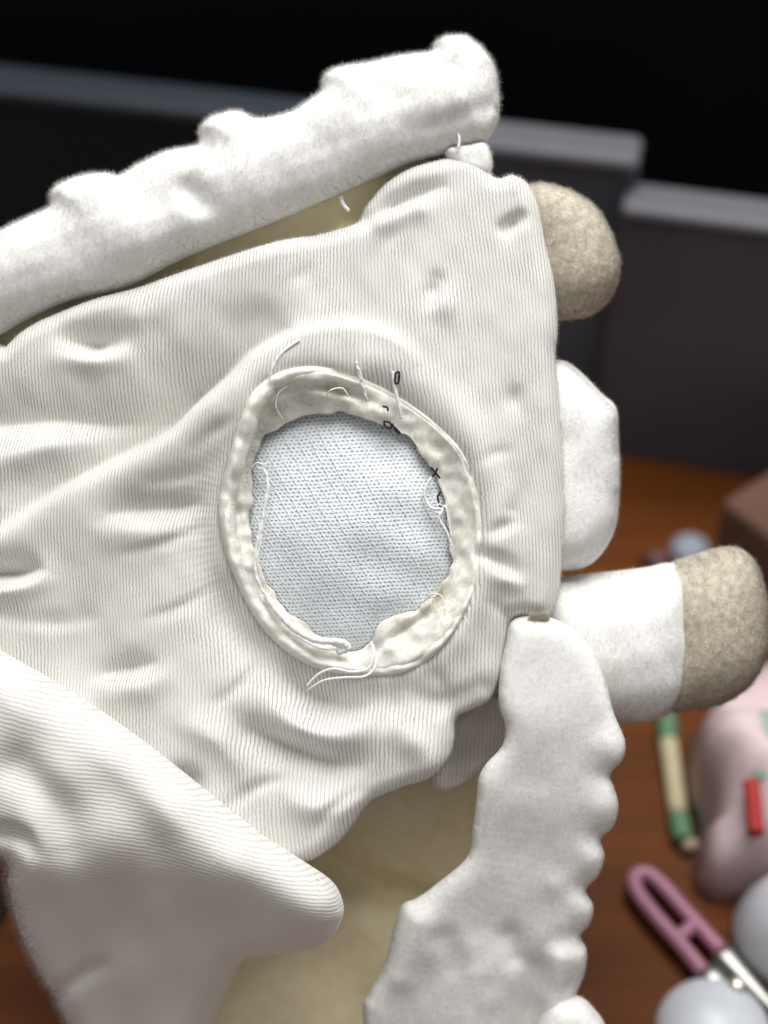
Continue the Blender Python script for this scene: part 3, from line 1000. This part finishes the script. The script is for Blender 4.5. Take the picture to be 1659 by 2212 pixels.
def ear_h(x, y):
    h = 0
    for cx, cy in ((1305, 1610), (1295, 1740), (1272, 1850), (1250, 1955), (1236, 2060)):
        h = h + fold(x, y, [(cx, cy)], 1.3, 36)
        h = h - fold(x, y, [(cx - 40, cy + 62), (cx + 20, cy + 60)], [0.2, 0.9], 20)
    for cx, cy in ((1195, 1905), (1208, 1990), (1165, 2010), (1180, 2075), (1212, 2110), (1165, 2140), (1200, 2175), (1060, 2150), (930, 2050), (1015, 2035)):
        h = h + fold(x, y, [(cx, cy)], 0.55, 27)
    h = h + fold(x, y, [(1140, 1700), (1120, 1850), (1070, 2000)], [-0.8, -1.6, -1.2], 60)
    h = h + fold(x, y, [(1100, 2020), (1112, 2060)], [-1.8, -1.8], 26)
    h = h + fold(x, y, [(960, 2020), (980, 2080)], [-1.3, -1], 30)
    h = h + fold(x, y, [(1020, 2100), (1010, 2212)], [1.6, 2], 44) + fold(x, y, [(1160, 2090), (1130, 2230)], [-2.6, -2.8], 34)
    h = h + fold(x, y, [(1200, 2060), (1180, 2212)], [2, 3], 24)
    h = h + fold(x, y, [(910, 1990), (870, 2100)], [2, 2], 36)
    return h + 0.35 * nz(x, y, 190, 71) + 0.05 * nz(x, y, 60, 72)


ear, ev, eq, _ = puff('scalloped_ear', EAR, M_PLUSH, toy, R=46, front=3.6, back=3.2, z0=-2, step=6, h=ear_h, tilt=lambda x, y: -0.042 * 60 * np.log1p(np.exp((y - 1600) / 60.0)))
fur('fur', ev, eq, M_FUR, ear, 48000, 0.0009, 4e-05, (0.2, -0.6, 0), 0.9, 0.35, 0.08, 0.006, seed=73, guard=0.25)
PUFF = [(1180, 2160), (1245, 2150), (1285, 2180), (1312, 2225), (1320, 2290), (1200, 2320), (1150, 2260)]
pf, pv, pq, _ = puff('ear_tip', PUFF, M_PLUSH, toy, R=50, front=7, back=7, z0=-24, step=6)
fur('fur', pv, pq, M_FUR, pf, 5000, 0.001, 4e-05, (0.2, -0.6, 0), 0.4, 0.34, seed=74, guard=0.25)

# tan tuft where the ear is sewn on
tu, tuv, tuq, _ = puff('tuft', [(1142, 1334), (1160, 1330), (1182, 1332), (1186, 1341), (1166, 1345), (1146, 1344)], M_FLEECE, toy, R=10, front=0.3, back=0.6, z0=-0.6, step=3)
fur('fur', tuv, tuq, M_TANFUR, tu, 1500, 0.002, 6e-05, (0, 1, 0), 0.8, 0.3, seed=75)

# the near flap of knit turned over at the lower left
FLAP = [(-70, 1366), (0, 1404), (150, 1490), (300, 1592), (440, 1702), (560, 1797), (650, 1856), (718, 1904), (741, 1950), (738, 1986), (714, 2026), (660, 2050), (600, 2056), (534, 2068),
        (500, 2122), (462, 2212), (440, 2300), (180, 2320), (146, 2200), (80, 2080), (40, 1985), (20, 1900), (14, 1850), (-70, 1800)]


def flap_h(x, y):
    # a soft roll lying along the upper right edge; the cloth falls away below it
    h = 0
    h = h + fold(x, y, [(60, 1640), (140, 1720), (160, 1810)], [-3, -4, -2], 40) + fold(x, y, [(10, 1780), (70, 1790), (110, 1840)], [-4, -4, 0], 22)
    h = h + fold(x, y, [(300, 1700), (350, 1800), (360, 1880)], [0, -2.6, -2], 44)
    h = h + fold(x, y, [(460, 1800), (560, 1900), (600, 1990)], [1, 1.6, 1], 50)
    h = h + fold(x, y, [(130, 2130), (210, 2070), (260, 2050)], [-2, -3, 0], 18)
    return h + 0.8 * nz(x, y, 190, 81)


def flap_roll(x, y):
    # a soft roll lies along the upper right edge; below it the cloth turns under and falls away
    yl = np.interp(x, [-70, 0, 80, 300, 480, 600, 740], [1830, 1860, 1890, 1865, 1895, 1935, 1990])
    t = y - yl - 20
    return -16 / (1 + np.exp(-t / 34.0)) - 0.11 * 40 * np.log1p(np.exp(np.clip(t / 40, -30, 30)))


def flap_uv(x, y):
    a = math.radians(12)
    return np.stack([(y * math.cos(a) - x * math.sin(a) + 8 * nz(x, y, 400, 83) + 1.0 * flap_h(x, y) - 2 * flap_roll(x, y)) / 8.6, (x * math.cos(a) + y * math.sin(a)) / 7.5], 1)


fl, fv, fq, _ = puff('turned_flap', FLAP, M_KNIT, toy, R=78, front=13, back=6, z0=4.0, step=5, h=flap_h, uv=flap_uv, tilt=flap_roll)
wx, wy = EX(fv[:, 0]), EY(fv[:, 1])
yl_ = np.interp(wx, [-70, 0, 80, 300, 480, 600, 740], [1830, 1860, 1890, 1865, 1895, 1935, 1990])
worn = np.clip((wy - yl_ + 40 + 30 * nz(wx, wy, 160, 91)) / 80, 0, 1) * (1 - 0.55 * np.clip((wy - yl_ - 190) / 80, 0, 1))
worn = np.clip(0.34 + 0.14 * nz(wx, wy, 210, 93) + worn, 0, 1)
fl.data.attributes.new('worn', 'FLOAT', 'POINT').data.foreach_set('value', worn.astype(np.float32))
lp = spline(FLAP, 6)


def flap_mask(c):
    f = FOC / (FOC - c[:, 2])
    cx, cy = EX(c[:, 0] * f), EY(c[:, 1] * f)
    dd = near(cx, cy, lp[::2])[0]
    left = (cx < 120 + 0.36 * np.clip(cy - 1850, 0, 999)) & (cy > 1825)
    return np.where(left, np.exp(-dd / 14.0), 0)


fur('fluff', fv, fq, M_FLUFF, fl, 4500, 0.0028, 7e-05, (-0.9, -0.3, 0), 0.5, 0.4, mask=flap_mask, seed=85)

# ---------------------------------------------------------------- things on the desk behind, out of focus
PINKCLOTH = plain('pale_pink_cloth', (0.72, 0.57, 0.59), 0.9, 0.1, 0, 0.12, 40, 0.0006)
RED = plain('red_stripe', (0.42, 0.045, 0.04), 0.7, 0.2)
MINT = plain('pale_green_print', (0.33, 0.43, 0.38), 0.8, 0.2)
PINKPL = plain('pink_purple_plastic', (0.40, 0.17, 0.25), 0.35, 0.45)
STEEL = plain('dull_steel', (0.32, 0.32, 0.30), 0.35, 0.5, 0.9)
WHITEPL = plain('white_plastic', (0.64, 0.67, 0.72), 0.3, 0.5, 0, 0.12)
GREEN = plain('green_plastic', (0.10, 0.22, 0.12), 0.45, 0.4)
CREAM = plain('cream_label', (0.52, 0.46, 0.29), 0.6, 0.3)
CARD = plain('brown_cardboard', (0.135, 0.075, 0.055), 0.85, 0.1)
TEAL = plain('dark_teal_plastic', (0.05, 0.10, 0.11), 0.5, 0.4)
BEIGE = plain('beige_scrap', (0.40, 0.30, 0.22), 0.8, 0.2)
MAUVE = plain('mauve_cloth', (0.16, 0.10, 0.115), 0.9, 0.1)


def desk_path(pts, h, n=6, closed=False):
    return spline(np.array([on_desk(px, py, h) for px, py in pts]), n, closed)


def desk_heap(name, outline, mat, parent, height, R_=0.5, seed=1, rough=0.004, step=0.004, n=6, crease=0.0):
    """a soft heap lying on the desk, its outline given where the eye sees it"""
    P = spline(np.array([on_desk(px, py, height * 0.35)[:2] for px, py in outline]), n)
    x, y, q, b = cells(P, step)
    d = near(x, y, P)[0]
    d[b] = 0
    R = d.max() * R_
    t = np.clip(d / R, 0, 1)
    z = height * np.sqrt(np.clip(1 - (1 - t) ** 2, 0, 1)) + rough * nz(x, y, 0.06, seed, 2) * t
    z = z + crease * (1 - 2 * np.abs(nz(x, y, 0.075, seed + 3)).clip(0, 1)) * t
    z = np.maximum(z, 0.0008)
    o0 = parent.location if parent else Vector((0, 0, 0))
    v = np.stack([x - o0[0], y - o0[1], z], 1)
    v2 = np.stack([x - o0[0], y - o0[1], 0 * z + 0.0005], 1)
    inner = np.where(~b)[0]
    mp_ = np.arange(len(x))
    mp_[inner] = len(x) + np.arange(len(inner))
    return link(name, mesh_from(name, np.vstack([v, v2[inner]]), quads=np.vstack([q[:, ::-1], mp_[q]])), mat, parent)


# pink cloth with a red stripe and a pale green patch
c0 = on_desk(1590, 1700)
pk = empty('pink_cloth', (c0[0], c0[1], 0), 'crumpled pale pink cloth with a red stripe lying on the desk at right', 'cloth')
desk_heap('cloth', [(1500, 1560), (1560, 1500), (1640, 1440), (1760, 1430), (1790, 1700), (1770, 1905), (1640, 1912), (1530, 1905), (1500, 1860), (1512, 1760), (1490, 1680)], PINKCLOTH, pk, 0.032, 0.3, 3, 0.010, crease=0.007)


def patch(name, pts, mat, parent, rad, lift):
    P = desk_path(pts, lift)
    V, Q, T = tube(P - np.array(parent.location), np.full(len(P), rad), 10)
    return link(name, mesh_from(name, V, quads=Q, tris=T), mat, parent)


patch('red_stripe', [(1622, 1690), (1628, 1740), (1632, 1800)], RED, pk, 0.0026, 0.038)
patch('green_patch', [(1662, 1560), (1666, 1640), (1672, 1700)], MINT, pk, 0.007, 0.037)

# green and cream stick
c0 = on_desk(1456, 1690)
st = empty('marker_pen', (c0[0], c0[1], 0), 'slim green pen with a cream middle lying beside the pink cloth', 'pen')
for nm, a, b_, mat, rad in (('cap', (1436, 1500), (1444, 1600), GREEN, 0.0036), ('barrel', (1444, 1601), (1466, 1762), CREAM, 0.0033), ('end_cap', (1466, 1763), (1476, 1815), GREEN, 0.0037)):
    A, B = on_desk(*a, 0.0037), on_desk(*b_, 0.0037)
    pth = np.linspace(A, B, 8) - np.array([c0[0], c0[1], 0])
    V, Q, T = tube(pth, np.full(8, rad), 14)
    link(nm, mesh_from(nm, V, quads=Q, tris=T), mat, st)
sc_ = desk_heap('beige_scrap', [(1462, 1815), (1500, 1812), (1520, 1830), (1500, 1850), (1465, 1842)], BEIGE, None, 0.006, 0.6, 5, 0.001, 0.002)
put(sc_, 'small beige scrap lying just below the green pen', 'scrap')

# thread snips: looped pink handle, steel blades
c0 = on_desk(1470, 2010)
sn = empty('thread_snips', (c0[0], c0[1], 0), 'thread snips with pink looped handle and steel blades lying on the desk', 'snips')
O = np.array([c0[0], c0[1], 0])
P = desk_path([(1518, 2098), (1470, 2040), (1410, 1972), (1374, 1922), (1372, 1894), (1394, 1886), (1424, 1906), (1480, 1968), (1556, 2052)], 0.006, 8)
V, Q, T = tube(P - O, np.full(len(P), 0.0026), 12)
link('handle', mesh_from('handle', V, quads=Q, tris=T), PINKPL, sn)
P = desk_path([(1462, 2026), (1482, 2012), (1500, 1994)], 0.006, 4)
V, Q, T = tube(P - O, np.full(len(P), 0.0024), 10)
link('cross_bar', mesh_from('cross_bar', V, quads=Q, tris=T), PINKPL, sn)
for a, b_ in (((1522, 2090), (1700, 2262)), ((1556, 2048), (1690, 2200))):
    A, B = on_desk(*a, 0.006), on_desk(*b_, 0.004)
    pth = np.linspace(A, B, 10) - O
    V, Q, T = tube(pth, np.linspace(0.0044, 0.0012, 10), 8)
    V = V.copy()
    V[:, 2] = 0.005 + (V[:, 2] - 0.005) * 0.45
    link('blade', mesh_from('blade', V, quads=Q, tris=T), STEEL, sn)
P = np.stack([np.full(6, 0.0), np.full(6, 0.0), np.linspace(-0.001, 0.0025, 6)], 1) + (on_desk(1592, 2130, 0.0085) - O)
V, Q, T = tube(P, np.array([0.003, 0.003, 0.003, 0.003, 0.0026, 0.001]), 12)
link('rivet', mesh_from('rivet', V, quads=Q, tris=T), plain('bright_rivet', (0.75, 0.72, 0.62), 0.3, 0.5, 0.8), sn)


def bowl(px, py, r, hgt, label, name='plastic_cup', mat=WHITEPL, cat='cup'):
    c = on_desk(px, py, 0.0)
    pr = [(0.0, 0.0), (r * 0.72, 0.0), (r * 0.80, hgt * 0.08), (r * 0.98, hgt * 0.92), (r, hgt), (r * 0.95, hgt * 1.0), (r * 0.90, hgt * 0.9), (r * 0.72, hgt * 0.12), (0.0, hgt * 0.1)]
    V, Q = lathe(pr)
    o = link(name, mesh_from(name, V, quads=Q), mat)
    o.location = (c[0], c[1], 0.0005)
    return put(o, label, cat)


def dome(px, py, r, hgt, label, name, mat, cat):
    c = on_desk(px, py, 0.0)
    pr = [(r * math.cos(a), hgt * math.sin(a)) for a in np.linspace(0, math.pi / 2 - 0.02, 12)]
    pr = [(0.0, 0.0)] + pr + [(0.0, hgt)]
    V, Q = lathe(pr)
    o = link(name, mesh_from(name, V, quads=Q), mat)
    o.location = (c[0], c[1], 0.0005)
    return put(o, label, cat)


dome(1706, 2034, 0.019, 0.030, 'white rounded plastic container standing above the snips blades at the right edge', 'plastic_container', WHITEPL, 'container')
dome(1540, 2236, 0.018, 0.012, 'rounded white plastic dish upturned below the snips at the bottom edge', 'plastic_dish', WHITEPL, 'dish')
dome(1490, 1192, 0.008, 0.006, 'small pale blue button cap lying behind the tan hoof', 'button_cap', plain('pale_blue_plastic', (0.30, 0.33, 0.40), 0.5), 'cap')
sm = desk_heap('mauve_scrap', [(1380, 1205), (1410, 1192), (1450, 1196), (1470, 1215), (1430, 1232), (1390, 1230)], MAUVE, None, 0.006, 0.6, 15, 0.001, 0.003)
put(sm, 'dim mauve cloth scrap lying by the leg of the toy', 'scrap')
dome(1690, 1250, 0.026, 0.03, 'dark teal rounded case at the right edge beside the tan hoof', 'rounded_case', TEAL, 'case')
gc = desk_heap('grey_cloth', [(-120, 1860), (-20, 1850), (12, 1900), (8, 1965), (-40, 1990), (-120, 1985)], plain('grey_mauve_cloth', (0.22, 0.19, 0.21), 0.9, 0.1), None, 0.02, 0.6, 25, 0.002, 0.004)
put(gc, 'grey cloth lying on the desk at the left edge below the flap', 'cloth')

# brown carton leaning into view at the right
c0 = on_desk(1600, 1120)
bx = empty('cardboard_box', (0.168, 0.420, 0), 'dim brown cardboard box at the right edge in front of the dark panel', 'box')
bx.rotation_euler = (0, 0, math.radians(38))
link('carton', box_mesh('carton', (0.075, 0.05, 0.05), 0.003, 2, (0, 0, 0.025)), CARD, bx)
link('lid_flap', box_mesh('lid_flap', (0.073, 0.024, 0.002), 0.0006, 1, (0, -0.012, 0.0512)), CARD, bx)
